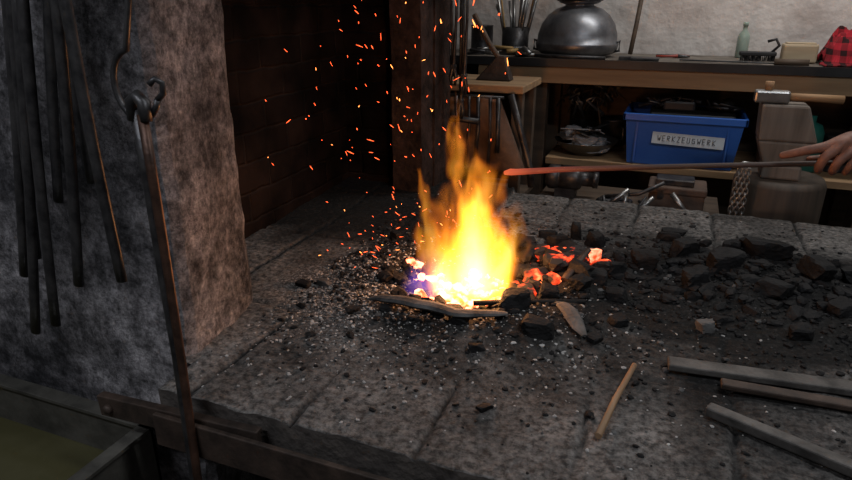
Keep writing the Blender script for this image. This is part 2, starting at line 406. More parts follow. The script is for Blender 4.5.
b.build('iron_hook',[M_iron],origin=(-.7,.735,1.66))
M_firelit=mat('firelit_scaled_iron',(.04,.022,.016),(.12,.062,.042),rough=.45,metal=.6,scale=30,bump=.4,dist=.002)  # inner rein iron with the fire's orange reflection put into its colour
b=MB()
b.tube([(-.736,.708,1.30),(-.733,.705,1.20),(-.724,.695,1.05),(-.712,.685,.90),(-.702,.672,.75),(-.692,.66,.60),(-.684,.655,.45)],[.010,.0095,.009,.009,.009,.008,.008],10,0,.8,up=(0,1,0))
b.tube([(-.718,.700,1.295),(-.712,.695,1.20),(-.705,.688,1.05),(-.696,.678,.90),(-.690,.668,.75),(-.681,.655,.60),(-.674,.65,.45)],[.009,.0085,.008,.008,.008,.008,.008],10,1,.8,up=(0,1,0))
b.tube([(-.742,.706,1.285),(-.738,.704,1.312),(-.726,.704,1.320),(-.714,.702,1.310),(-.712,.700,1.285)],[.009,.010,.010,.010,.009],10,0)
b.build('long_fire_tongs',[M_iron,M_firelit],origin=(-.73,.7,1.3))

# ---------------------------------------------------------------- charcoal bed: crumbs, heap, lumps
bed=bpy.data.objects.new('charcoal_bed',None); bed.location=(0,1.4,.8); COL.objects.link(bed)
def PB(ob): ob.parent=bed; ob.matrix_parent_inverse=Matrix.Translation((0,-1.4,-.8)); return ob
b=MB()
random.seed(3)
def gsc(cx,cy,sx,sy): return random.gauss(cx,sx),random.gauss(cy,sy)
def ok(x,y): return -.79<x<1.05 and .74<y<2.12
for _ in range(5800):
    r=random.random()
    if r<.65: x,y=gsc(-.60,1.20,.14,.15)
    elif r<.85: x,y=gsc(-.35,1.15,.22,.12)
    else: x,y=gsc(-.3,1.3,.4,.35)
    if not ok(x,y) or fire_d(x,y)<.10: continue
    s=min(.0045,abs(random.gauss(0,1))*.0016+.0011)
    b.rock((x,y,height(x,y)+s*.3),(s*random.uniform(.8,1.8),s,s*.6),0 if random.random()<.55 else 1,1,planes=6)
PB(b.build('ash_crumbs',[M_ash,M_char2]))
b=MB()
for _ in range(4600):
    r=random.random()
    if r<.35: x,y=gsc(-.55,1.42,.2,.2)
    elif r<.55: x,y=gsc(-.3,1.3,.2,.2)
    elif r<.9: x,y=gsc(.2,1.52,.28,.18)
    else: x,y=random.uniform(-.75,.9),random.uniform(.8,2.1)
    if not ok(x,y) or fire_d(x,y)<.09: continue
    s=abs(random.gauss(0,1))*.003+.0018
    b.rock((x,y,height(x,y)+s*.3),(s*random.uniform(.8,1.7),s,s*.7),0 if random.random()<.88 else 1,1,planes=7)
PB(b.build('charcoal_crumbs',[M_char,M_char2]))
b=MB()
for _ in range(300):
    x,y=gsc(.20,1.58,.20,.12)
    if not (-.16<x<.68 and 1.28<y<1.88): continue
    s=random.uniform(.006,.020)
    b.rock((x,y,height(x,y)+s*.2),(s*random.uniform(1,2.1),s*random.uniform(.7,1.1),s*random.uniform(.5,.9)),0,2,planes=10,rough=.05)
PB(b.build('charcoal_heap',[M_char]))
b=MB()
def piece(x,y,sx,sy,sz,rot,mi=0,dz=0,sub=3):
    b.rock((x,y,height(x,y)+sz*.55+dz),(sx,sy,sz),mi,sub,rot,planes=8,rough=.03)
piece(-.27,1.20,.042,.030,.030,.4); piece(-.20,1.125,.048,.03,.026,.3)
piece(-.09,1.16,.02,.014,.012,1); piece(-.36,1.10,.03,.018,.012,.2); piece(-.40,1.17,.025,.02,.015,.7)
piece(-.785,1.18,.03,.016,.010,-.3); piece(-.74,1.20,.032,.013,.010,-.2,1); piece(-.235,.865,.020,.011,.008,.9)
piece(-.60,1.08,.02,.012,.01,1.2); piece(-.52,1.09,.018,.012,.01,.2); piece(-.30,1.03,.02,.012,.01,.5)
piece(.04,1.90,.045,.022,.014,.1); piece(.03,1.83,.04,.02,.016,.2); piece(.27,1.74,.075,.035,.038,.2,0); piece(.19,1.75,.03,.03,.03,.1); piece(-.02,1.56,.045,.03,.03,.2)
piece(-.22,1.75,.02,.02,.035,.2); piece(-.16,1.70,.03,.025,.03,.7); piece(-.30,1.73,.03,.02,.02,.2); piece(-.12,1.42,.03,.03,.02,.3)
piece(-.47,1.66,.035,.025,.02,.3); piece(-.62,1.60,.035,.02,.02,.9);piece(-.70,1.55,.02,.02,.018,.9); piece(.12,1.30,.022,.02,.02,.4,1)
piece(.30,1.33,.03,.022,.02,.4); piece(.42,1.28,.03,.02,.02,.9); piece(.07,1.66,.06,.03,.034,.9); piece(.16,1.60,.055,.035,.035,.3); piece(.36,1.60,.06,.035,.032,1.9); piece(.10,1.50,.05,.03,.028,.6); piece(.26,1.50,.05,.03,.028,-.3); piece(.47,1.66,.05,.03,.028,.2); piece(.40,1.47,.045,.028,.022,.8)
piece(-.21,1.30,.034,.024,.024,.2); piece(-.15,1.35,.035,.024,.022,1.1); piece(-.09,1.50,.036,.026,.026,.6); piece(-.33,1.60,.04,.028,.026,.4); piece(-.25,1.64,.04,.028,.028,.9); piece(-.53,1.53,.034,.022,.02,.2); piece(-.07,1.36,.03,.02,.02,.1); piece(-.05,1.25,.026,.018,.016,.7)
PB(b.build('charcoal_lumps',[M_char,M_char2]))
b=MB(); pts=[];
for i in range(13):
    t=i/12; x=-.575+.31*t; y=1.125+.035*math.sin(t*math.pi)*-1+.005*t; pts.append((x,y,height(x,y)+.014+.012*math.sin(t*math.pi)))
b.tube(pts,[.008,.013,.016,.017,.018,.018,.018,.018,.017,.016,.014,.012,.006],8,0,.45,up=(0,0,1),smooth=False)
b.build('charred_bark_strip',[M_char2])
M_gbark=mat('grey_burnt_bark',(.04,.039,.038),(.13,.125,.12),rough=.85,scale=22,bump=.5,dist=.004)
b=MB(); pts=[(-.185+.015*i,1.265-.022*i+.006*math.sin(i),.825+.006*math.sin(i*.9)) for i in range(6)]
b.tube(pts,[.010,.016,.018,.018,.014,.006],8,0,.35,up=(0,0,1),smooth=False); b.build('charred_wood_sliver',[M_gbark])
M_stick=wood('bare_wood_stick',(.20,.12,.065),(.33,.21,.12),1,10)
b=MB(); b.tube([(-.045,.85,.812),(-.03,.96,.813),(-.008,1.085,.812)],[.0058,.0056,.005],8); b.build('wooden_stick',[M_stick])
M_bar=mat('grey_scaled_bar',(.035,.033,.031),(.12,.112,.105),rough=.6,metal=.3,scale=20,bump=.5,dist=.003)
def flatbar(name,p,q,w,h,m):
    b=MB(); p=Vector(p);q=Vector(q);d=(q-p);L=d.length;ang=math.atan2(d.y,d.x)
    M=Matrix.Translation((p+q)/2)@Matrix.Rotation(ang,4,'Z'); b.box((-L/2,-w/2,0),(L/2,w/2,h),0,M,bev=.003)
    return b.build(name,[m])
flatbar('iron_bar',(.05,1.115,.805),(.50,1.16,.805),.035,.014,M_bar)
flatbar('iron_bar',(.14,1.08,.805),(.52,1.095,.805),.024,.012,M_iron_warm)
flatbar('iron_bar',(.115,.985,.806),(.36,.885,.806),.022,.018,M_bar)

# ---------------------------------------------------------------- embers and fire
fire=bpy.data.objects.new('forge_fire',None); fire.location=(FIRE[0],FIRE[1],.80); COL.objects.link(fire)
fire.matrix_world=Matrix.Translation((FIRE[0],FIRE[1],.80))
bpy.context.view_layer.update()
def P(ob):
    ob.parent=fire; ob.matrix_parent_inverse=fire.matrix_world.inverted(); return ob
M_e1=ember('hot_ember',.40,6,35,hot=(1,.32,.16)); M_e2=ember('glowing_coal',.57,2.2,25)
b=MB(); random.seed(11)
for _ in range(120):
    a=random.random()*6.28; r=abs(random.gauss(0,.065)); x=FIRE[0]+r*math.cos(a)*1.2; y=FIRE[1]+r*math.sin(a)
    s=random.uniform(.008,.02); b.rock((x,y,height(x,y)+s*.4),(s*1.3,s,s),0,2)
for _ in range(48):
    x,y=gsc(-.24,1.47,.05,.06); s=random.uniform(.014,.03); b.rock((x,y,height(x,y)+s*.5),(s*1.5,s,s*.8),1 if random.random()<.5 else 2,2)
for _ in range(110):
    a=random.random()*6.28; r=random.uniform(.10,.22); x=FIRE[0]+r*math.cos(a); y=FIRE[1]+r*math.sin(a)
    s=random.uniform(.006,.02); b.rock((x,y,height(x,y)+s*.4),(s*1.5,s,s*.8),1 if (a<1.6) and random.random()<.5 else 2,2)
P(b.build('embers',[M_e1,M_e2,M_char]))
b=MB(); b.rock((-.145,1.53,.842),(.028,.024,.022),0,3,.5,rough=.04); b.rock((-.175,1.50,.835),(.035,.03,.028),1,3,.9)
b.rock((-.12,1.49,.832),(.03,.025,.02),1,3,.2); P(b.build('glowing_lump',[ember('white_hot_coal',.34,2.2,25,hot=(1,.50,.28)),M_e2]))
b=MB(); b.tube([(-.19,1.37,.835),(-.175,1.43,.85),(-.155,1.50,.868)],[.011,.010,.008],8,0,.6); b.tube([(-.36,1.20,.822),(-.26,1.24,.826),(-.13,1.29,.826)],.008,8,1,.7)
P(b.build('burning_twigs',[M_iron_warm,M_char]))

def flame_mat(name,R,H,s,cols,amp=.07,seed=0,lean=(0,0),edge=.55,holes=.38):
    m,nt,out=new_mat(name); N=nt.nodes; L=nt.links
    def math_(op,a,b=None,c=None,clamp=False):
        n=N.new('ShaderNodeMath'); n.operation=op; n.use_clamp=clamp
        for i,v in enumerate((a,b,c)):
            if v is None: continue
            if isinstance(v,(int,float)): n.inputs[i].default_value=v
            else: L.new(v,n.inputs[i])
        return n.outputs[0]
    tc=N.new('ShaderNodeTexCoord'); sp=N.new('ShaderNodeSeparateXYZ'); L.new(tc.outputs['Object'],sp.inputs[0])
    t=math_('DIVIDE',sp.outputs[2],H,clamp=True)
    mp=N.new('ShaderNodeMapping'); mp.inputs['Scale'].default_value=(9,9,5); mp.inputs['Location'].default_value=(seed,seed*2.3,seed*.7); L.new(tc.outputs['Object'],mp.inputs[0])
    no=N.new('ShaderNodeTexNoise'); no.inputs['Scale'].default_value=1; no.inputs['Detail'].default_value=2; no.inputs['Roughness'].default_value=.55; L.new(mp.outputs[0],no.inputs['Vector'])
    ns=N.new('ShaderNodeSeparateColor'); L.new(no.outputs['Color'],ns.inputs[0])
    tw=math_('MULTIPLY',math_('ADD',t,.18),amp*5)
    dx=math_('MULTIPLY',math_('SUBTRACT',ns.outputs[0],.5),tw); dy=math_('MULTIPLY',math_('SUBTRACT',ns.outputs[1],.5),tw)
    x=math_('SUBTRACT',math_('ADD',sp.outputs[0],dx),math_('MULTIPLY',t,lean[0])); y=math_('SUBTRACT',math_('ADD',sp.outputs[1],dy),math_('MULTIPLY',t,lean[1]))
    r=math_('SQRT',math_('ADD',math_('MULTIPLY',x,x),math_('MULTIPLY',y,y)))
    one=math_('SUBTRACT',1,t)
    Rz=math_('MULTIPLY',math_('POWER',one,.75),math_('ADD',R,math_('MULTIPLY',math_('SINE',math_('MULTIPLY',t,3.14)),R*.25)))
    sh=math_('SUBTRACT',1,math_('DIVIDE',r,math_('ADD',Rz,.002)),clamp=True)
    mr=N.new('ShaderNodeMapRange'); mr.interpolation_type='SMOOTHSTEP'; mr.inputs['From Min'].default_value=0; mr.inputs['From Max'].default_value=edge; L.new(sh,mr.inputs[0])
    mp2=N.new('ShaderNodeMapping'); mp2.inputs['Scale'].default_value=(30,30,9); mp2.inputs['Location'].default_value=(seed*3,1,seed); L.new(tc.outputs['Object'],mp2.inputs[0])
    n2=N.new('ShaderNodeTexNoise'); n2.inputs['Scale'].default_value=1; n2.inputs['Detail'].default_value=2; n2.inputs['Distortion'].default_value=.6; L.new(mp2.outputs[0],n2.inputs['Vector'])
    m2=N.new('ShaderNodeMapRange'); m2.inputs['From Min'].default_value=holes; m2.inputs['From Max'].default_value=holes+.18; L.new(n2.outputs[0],m2.inputs[0])
    k=math_('MINIMUM',math_('MULTIPLY',t,2.6),1)
    wis=math_('ADD',math_('MULTIPLY',m2.outputs[0],k),math_('SUBTRACT',1,k))
    fall=math_('ADD',math_('POWER',one,1.4),.15)
    den=math_('MULTIPLY',math_('MULTIPLY',mr.outputs[0],wis),math_('MULTIPLY',fall,s))
    cr=N.new('ShaderNodeValToRGB'); e=cr.color_ramp.elements
    e[0].position=0; e[0].color=c4(cols[0]); e[1].position=1; e[1].color=c4(cols[-1])
    if len(cols)>2: kk=e.new(.5); kk.color=c4(cols[1])
    L.new(math_('MULTIPLY',sh,math_('ADD',one,.3),clamp=True),cr.inputs[0])
    em=N.new('ShaderNodeEmission'); L.new(cr.outputs[0],em.inputs[0]); L.new(den,em.inputs[1]); L.new(em.outputs[0],out.inputs['Volume'])
    try: m.cycles.volume_step_rate=.9
    except Exception: pass
    return nosample(m)
def flame(name,loc,R,H,s,cols,bx,**k):
    b=MB(); lx,ly=k.get('lean',(0,0))
    x,y,z=loc
    b.box((x-bx+min(0,lx),y-bx+min(0,ly),z),(x+bx+max(0,lx),y+bx+max(0,ly),z+H))
    ob=b.build(name,[flame_mat(name+'_mat',R,H,s,cols,**k)],origin=loc); return P(ob)
OR=[(1,.17,.010),(1,.36,.025),(1,.62,.13)]
flame('flame_core',(-.395,1.31,.79),.095,.33,66,OR,.13,amp=.05,seed=2)
flame('flame_tongue',(-.41,1.33,.82),.080,.45,40,OR,.13,amp=.09,seed=5,lean=(-.015,0),holes=.42)
flame('flame_lick_left',(-.455,1.29,.80),.055,.31,34,OR,.08,amp=.07,seed=9,lean=(-.08,0),holes=.40)
flame('flame_lick_right',(-.34,1.34,.80),.055,.27,34,OR,.08,amp=.07,seed=13,lean=(.03,0),holes=.40)
flame('flame_blue',(-.485,1.25,.80),.065,.12,7,[(.14,.09,1),(.35,.14,1),(.8,.35,.9)],.075,amp=.04,seed=4)
def light(name,typ,loc,power,col,size=.1,rot=None,sy=None):
    d=bpy.data.lights.new(name,typ); d.energy=power; d.color=col
    if typ=='AREA':
        d.size=size
        if sy: d.shape='RECTANGLE'; d.size_y=sy
    else: d.shadow_soft_size=size
    o=bpy.data.objects.new(name,d); o.location=loc; COL.objects.link(o)
    if rot: o.rotation_euler=rot
    return o
P(light('fire_light','POINT',(-.40,1.31,.90),3.6,(1,.43,.18),.03))
P(light('fire_light_upper','POINT',(-.40,1.32,1.05),1.7,(1,.42,.18),.03))

b=MB(); random.seed(21)
for k in range(210):
    if k<115:
        x=random.uniform(-1.05,-.52); y=random.uniform(1.30,1.85); z=random.uniform(.88,1.50)
        if random.random()<.3: x=random.uniform(-.75,-.48); y=random.uniform(1.3,1.5)
    elif k<145: x=random.gauss(-.44,.05); y=random.gauss(1.40,.05); z=random.uniform(.98,1.5)
    else: x=random.uniform(-.85,-.5); y=random.uniform(1.25,1.75); z=height(x,y)+abs(random.gauss(0,.03))+.004
    d=Vector((x+.40,(y-1.3)*.5,(z-.8)*1.2)).normalized()+Vector([random.uniform(-.8,.8) for _ in range(3)]); d.normalize()
    l=random.choice([.002,.003,.004,.006,.009]); r=random.uniform(.0007,.0014)
    p=Vector((x,y,z)); b.tube([p-d*l,p,p+d*l],[r*.4,r,r*.4],5,0 if random.random()<.8 else 1)
P(b.build('sparks',[emis('spark_orange',(1,.11,.03),3.2),emis('spark_yellow',(1,.28,.06),5)]))

# ---------------------------------------------------------------- glowing rod held over the fire
def rod_mat():
    m,nt,out=new_mat('heated_rod'); N=nt.nodes; L=nt.links
    b=N.new('ShaderNodeBsdfPrincipled'); L.new(b.outputs[0],out.inputs[0]); b.inputs['Base Color'].default_value=(.06,.045,.04,1); b.inputs['Roughness'].default_value=.6; b.inputs['Metallic'].default_value=.3
    tc=N.new('ShaderNodeTexCoord'); sp=N.new('ShaderNodeSeparateXYZ'); L.new(tc.outputs['Object'],sp.inputs[0])
    mr=N.new('ShaderNodeMapRange'); mr.inputs['From Min'].default_value=0; mr.inputs['From Max'].default_value=.45; L.new(sp.outputs[0],mr.inputs[0])
    cr=N.new('ShaderNodeValToRGB'); e=cr.color_ramp.elements; e[0].color=(.75,.12,.045,1); e[1].color=(0,0,0,1); k=e.new(.2); k.color=(.24,.032,.015,1); k=e.new(.6); k.color=(.05,.008,.004,1)
    L.new(mr.outputs[0],cr.inputs[0]); L.new(cr.outputs[0],b.inputs['Emission Color']); b.inputs['Emission Strength'].default_value=1.0
    return nosample(m)
b=MB(); b.tube([(-.48,1.9,.935),(-.46,1.9,.94),(-.44,1.9,.942),(-.31,1.9,.962),(-.07,1.9,.992),(.1,1.9,1.012),(.29,1.9,1.034),(.55,1.9,1.064),(.80,1.9,1.09)],[.006,.011,.010,.0085,.008,.0075,.0075,.0075,.0075],10)
b.build('heated_iron_rod',[rod_mat()],origin=(-.48,1.9,.935))

# ---------------------------------------------------------------- hand & forearm
def skin_obj(name,chains,m,sub=2):
    V=[];E=[];Rr=[]
    for ch in chains:
        prev=None
        for it in ch:
            if isinstance(it,int): prev=it; continue
            V.append(it[0]);Rr.append(it[1]); i=len(V)-1
            if prev is not None: E.append((prev,i))
            prev=i
    me=bpy.data.meshes.new(name); o=Vector(V[0]); me.from_pydata([tuple(Vector(v)-o) for v in V],E,[]); me.materials.append(m)
    ob=bpy.data.objects.new(name,me); ob.location=o; COL.objects.link(ob)
    s=ob.modifiers.new('skin','SKIN')
    for i,v in enumerate(me.skin_vertices[0].data):
        r=Rr[i]; v.radius=(r,r) if not isinstance(r,tuple) else r
    me.skin_vertices[0].data[0].use_root=True
    s.use_smooth_shade=True; su=ob.modifiers.new('sub','SUBSURF'); su.levels=sub; su.render_levels=sub
    return ob
M_skin=mat('sooty_skin',(.12,.052,.034),(.25,.115,.075),rough=.6,scale=30,bump=.3,dist=.002)
arm=bpy.data.objects.new('blacksmith_arm',None); arm.location=(.60,1.9,1.10); COL.objects.link(arm); bpy.context.view_layer.update()
def PA(ob): ob.parent=arm; ob.matrix_parent_inverse=Matrix.Translation((-.60,-1.9,-1.10)); return ob
K=1.22
def hp(x,y,z): return (.37+(x-.40)*K,1.9+(y-1.9)*K,1.047+(z-1.052)*K)
def h_(x,y,z,r): return (hp(x,y,z),r*K)
chains=[[h_(.545,1.905,1.100,.029),h_(.50,1.90,1.100,.029),h_(.465,1.897,1.098,.032),h_(.435,1.892,1.096,.029)],
 [3,h_(.408,1.874,1.092,.0120),h_(.375,1.868,1.084,.0106),h_(.345,1.874,1.072,.0095),h_(.322,1.884,1.062,.0082)],
 [3,h_(.422,1.864,1.090,.0120),h_(.402,1.854,1.072,.0106),h_(.397,1.862,1.046,.0096),h_(.404,1.884,1.037,.0084)],
 [2,h_(.446,1.860,1.085,.0116),h_(.428,1.852,1.066,.0102),h_(.424,1.862,1.043,.0093),h_(.430,1.885,1.036,.0080)],
 [2,h_(.468,1.862,1.078,.0105),h_(.453,1.856,1.062,.0092),h_(.449,1.866,1.043,.0084),h_(.453,1.886,1.038,.0072)],
 [1,h_(.486,1.928,1.076,.0160),h_(.450,1.932,1.060,.0122),h_(.412,1.926,1.054,.0106),h_(.380,1.915,1.052,.0086)]]
PA(skin_obj('hand',chains,M_skin))
M_sleeve=mat('dark_work_shirt',(.02,.022,.03),(.045,.047,.06),rough=.95,scale=40,bump=.4)
b=MB(); b.tube([(.535,1.905,1.107),(.55,1.905,1.108),(.66,1.90,1.125),(.80,1.88,1.15),(.92,1.84,1.19),(1.02,1.74,1.27),(1.10,1.66,1.38)],[.040,.045,.048,.053,.057,.062,.07],18)
PA(b.build('sleeve',[M_sleeve]))

# ---------------------------------------------------------------- workbench
M_wood=wood('bench_pine',(.22,.13,.068),(.40,.26,.14),0,5)
M_wood_d=wood('old_dark_wood',(.05,.033,.022),(.11,.075,.05),0,5)
M_top=mat('grimy_bench_top',(.09,.075,.06),(.22,.19,.16),rough=.7,scale=8,bump=.2)
b=MB()
b.box((-1.15,2.80,1.185),(1.6,3.285,1.21),1,bev=.002); b.box((-1.15,2.79,1.182),(1.6,2.80,1.216),2)
b.box((-.85,2.80,1.112),(1.6,2.83,1.182),0,bev=.002)
b.box((-.52,2.80,.755),(1.6,3.25,.785),0,bev=.002)
b.box((-.62,2.85,.40),(1.6,3.25,.425),3)
for x in (-1.1,-.6,.72,1.5):
    b.box((x,2.84,0),(x+.06,2.90,1.185),3,bev=.003); b.box((x,3.2,0),(x+.06,3.26,1.185),3,bev=.003)
b.box((-1.15,3.262,.3),(1.6,3.285,1.18),3)
b.build('workbench',[M_wood,M_top,M_black,M_wood_d])
SZ=.787
M_blue=mat('blue_plastic',(.02,.11,.45),(.03,.14,.54),rough=.4,scale=3,bump=0)
M_paper=mat('paper_label',(.40,.50,.58),(.55,.63,.70),rough=.7,bump=0)
b=MB()
def taper_box(lo,hi,z0,z1,ins,mi,t=.004):
    (xa,ya),(xb,yb)=lo,hi
    o=[(xa+ins,ya+ins,z0),(xb-ins,ya+ins,z0),(xb-ins,yb-ins,z0),(xa+ins,yb-ins,z0),(xa,ya,z1),(xb,ya,z1),(xb,yb,z1),(xa,yb,z1)]
    i=[(xa+ins+t,ya+ins+t,z0+t),(xb-ins-t,ya+ins+t,z0+t),(xb-ins-t,yb-ins-t,z0+t),(xa+ins+t,yb-ins-t,z0+t),(xa+t,ya+t,z1),(xb-t,ya+t,z1),(xb-t,yb-t,z1),(xa+t,yb-t,z1)]
    b.add(o+i,[(3,2,1,0),(0,1,5,4),(1,2,6,5),(2,3,7,6),(3,0,4,7),(8,9,10,11),(9,8,12,13),(10,9,13,14),(11,10,14,15),(8,11,15,12),(4,5,13,12),(5,6,14,13),(6,7,15,14),(7,4,12,15)],mi)
taper_box((-.19,2.80),(.27,3.12),SZ,.995,.022,0)
for (lo,hi) in (((-.20,2.79,.975),(.28,2.802,1.005)),((-.20,3.12,.975),(.28,3.132,1.005)),((-.20,2.79,.975),(-.188,3.132,1.005)),((.268,2.79,.975),(.28,3.132,1.005))): b.box(lo,hi,0,bev=.003)
for x in (-.14,.215): b.box((x-.004,2.800,.80),(x+.004,2.815,.975),0)
Mx=Matrix.Translation((.065,2.797,.905))@Matrix.Rotation(-.11,4,'X')@Matrix.Rotation(.03,4,'Y')
b.box((-.14,-.001,-.024),(.14,.001,.024),1,Mx)
GL={'W':[(0,1,.25,0),(.25,0,.5,.6),(.5,.6,.75,0),(.75,0,1,1)],'E':[(0,0,0,1),(0,1,.8,1),(0,.5,.7,.5),(0,0,.8,0)],'R':[(0,0,0,1),(0,1,.7,.9),(.7,.9,.7,.6),(.7,.6,0,.5),(.1,.5,.8,0)],'K':[(0,0,0,1),(.8,1,0,.5),(0,.5,.8,0)],'Z':[(0,1,.8,1),(.8,1,0,0),(0,0,.8,0)],'U':[(0,1,0,.1),(0,.05,.7,.05),(.7,0,.7,1)],'G':[(.8,.9,0,.9),(0,.9,0,.05),(0,.05,.8,.05),(.8,0,.8,.45),(.8,.45,.4,.45)]}
xx=-.118; random.seed(5)
for ch in 'WERKZEUGWERK':
    for (a0,b0,a1,b1) in GL[ch]:
        p=Vector((xx+a0*.013,-.002,-.011+b0*.022)); q=Vector((xx+a1*.013,-.002,-.011+b1*.022))
        b.tube([Mx@p,Mx@q],.0011,4,2,cap=False)
    xx+=.0195
b.build('blue_storage_box',[M_blue,M_paper,M_black])

M_dome=mat('dull_spun_metal',(.10,.105,.12),(.28,.29,.31),rough=.4,metal=.8,scale=7,bump=.2,dist=.003)
b=MB(); Mk=Matrix.Translation((-.455,3.02,1.212))@Matrix.Scale(1.07,4)
b.lathe([(0.0,0),(.11,0),(.15,.012),(.168,.03),(.172,.05),(.170,.056),(.166,.058),(.163,.09),(.150,.13),(.125,.165),(.095,.188),(.06,.20),(.058,.206),(.075,.21),(.085,.215),(.080,.222)],Mk,36)
b.lathe([(.02,.215),(.09,.218),(.11,.235),(.118,.27),(.115,.30),(.08,.32),(.04,.33),(0,.331)],Mk,32,1)
for s in (-1,1): b.tube([(-.455+s*.165,3.01,1.27),(-.455+s*.19,3.0,1.28),(-.455+s*.19,3.0,1.24),(-.455+s*.165,3.01,1.235)],.006,8,1)
b.tube([(-.455+.17*math.cos(a),3.0-.02*math.sin(a),1.275+.15*math.sin(a)) for a in [math.radians(v) for v in range(150,29,-10)]],.005,8,1)
b.build('metal_kettle',[M_dome,M_iron])

def lathe_obj(name,loc,prof,m,n=24,rot=None):
    b=MB(); Mm=Matrix.Translation(loc)
    if rot: Mm=Mm@rot
    b.lathe(prof,Mm,n); return b.build(name,m if isinstance(m,list) else [m])
M_green=mat('pale_bottle_glass',(.26,.33,.28),(.34,.42,.36),rough=.12,bump=0)
bot=[(0,0),(.032,0),(.035,.005),(.035,.13),(.028,.155),(.013,.175),(.013,.20),(.016,.202),(.016,.225),(0,.226)]
lathe_obj('glass_bottle',(.24,3.2,1.212),[(r*.72,z*.66) for r,z in bot],M_green)
M_och=wood('ochre_handle',(.28,.17,.06),(.42,.27,.10),2,8)
b=MB(); b.lathe([(0,0),(.06,0),(.062,.005),(.062,.12),(.058,.12),(.055,.01),(0,.01)],Matrix.Translation((-.74,3.02,1.212)),24,0)
random.seed(15)
for k in range(14):
    a=random.random()*6.28; rr=random.uniform(.01,.04); x=-.74+rr*math.cos(a); y=3.02+rr*math.sin(a)
    b.tube([(x,y,1.225),(x+math.cos(a)*.03,y+math.sin(a)*.03,1.36),(x+math.cos(a)*.06,y+math.sin(a)*.05,1.36+random.uniform(.06,.18))],random.uniform(.004,.009),8,random.choice([1,1,2]))
b.build('tool_crock',[M_iron,M_steel,M_och])
lathe_obj('paint_tin',(-.92,3.08,1.212),[(0,0),(.055,0),(.055,.004),(.053,.006),(.053,.12),(.056,.123),(.05,.126),(0,.122)],M_iron)
# pliers and punches along the bench edge
b=MB(); b.tube([(-.78,2.86,1.225),(-.68,2.85,1.235),(-.60,2.82,1.224)],.007,8); b.tube([(-.70,2.88,1.218),(-.45,2.81,1.22)],.006,8,1); b.tube([(-.6,2.81,1.225),(-.30,2.81,1.222)],.008,8,1)
b.box((-.70,2.88,1.212),(-.65,2.93,1.25),0,bev=.004); b.tube([(-.69,2.84,1.226),(-.655,2.85,1.25),(-.62,2.82,1.228)],.012,8,0)
random.seed(44)
for k in range(9):
    x=random.uniform(-.88,-.70); y=random.uniform(2.83,2.91); a=random.uniform(0,3.1); l=random.uniform(.03,.09)
    b.tube([(x-l*math.cos(a),y-l*.3*math.sin(a),1.218+k*.004),(x+l*math.cos(a),y+l*.3*math.sin(a),1.222+k*.004)],random.uniform(.004,.009),8,k%3)
b.build('steel_punches',[M_steel,M_iron,M_och])
b=MB(); Mq=Matrix.Translation((-.02,3.08,1.217))
for s in (-1,1): b.tube([Mq@Vector((-.09,s*.022,0)),Mq@Vector((-.03,s*.018,.002)),Mq@Vector((0,0,.002)),Mq@Vector((.035,-s*.009,.002)),Mq@Vector((.05,-s*.003,.001))],[.006,.005,.008,.006,.003],8,1 if s<0 else 0)
b.build('pliers',[M_iron,mat('red_grip',(.25,.03,.02),(.32,.05,.03),rough=.5,bump=0)])
b=MB(); b.box((-.22,2.87,1.212),(-.09,2.96,1.222),0,bev=.003); b.box((-.25,2.85,1.212),(-.20,2.90,1.228),0,bev=.003); b.build('steel_offcut',[M_iron])
b=MB(); b.tube([(-.22,3.05,1.225),(-.21,3.10,1.35),(-.20,3.14,1.50)],.010,8); b.build('upright_handle',[M_wood_d])
b=MB()
Mf=Matrix.Translation((.16,2.90,1.214))@Matrix.Rotation(-.10,4,'Z')
b.box((-.17,-.012,0),(.14,.012,.006),0,Mf,bev=.002); b.box((.14,-.006,0),(.19,.006,.005),0,Mf); b.tube([Mf@Vector((.18,0,.008)),Mf@Vector((.30,0,.01))],.012,10,1); b.build('flat_file',[M_iron,M_wood_d])
b=MB(); b.box((.22,3.02,1.232),(.36,3.06,1.25),0,bev=.005)
random.seed(8)
for i in range(90):
    x=random.uniform(.225,.355);y=random.uniform(3.022,3.058); b.tube([(x,y,1.235),(x+random.uniform(-.004,.004),y,1.212)],.0016,4,1,cap=False)
b.tube([(.34,3.04,1.245),(.365,3.04,1.275),(.35,3.04,1.30),(.32,3.04,1.29)],.006,8,0); b.build('bristle_brush',[M_black,M_iron])
b=MB(); b.box((.375,2.98,1.212),(.50,3.06,1.285),0,bev=.008); b.box((.385,2.99,1.285),(.49,3.05,1.29),0,bev=.002); b.build('wood_block',[wood('pale_wood',(.36,.28,.18),(.52,.42,.29),0,6)])
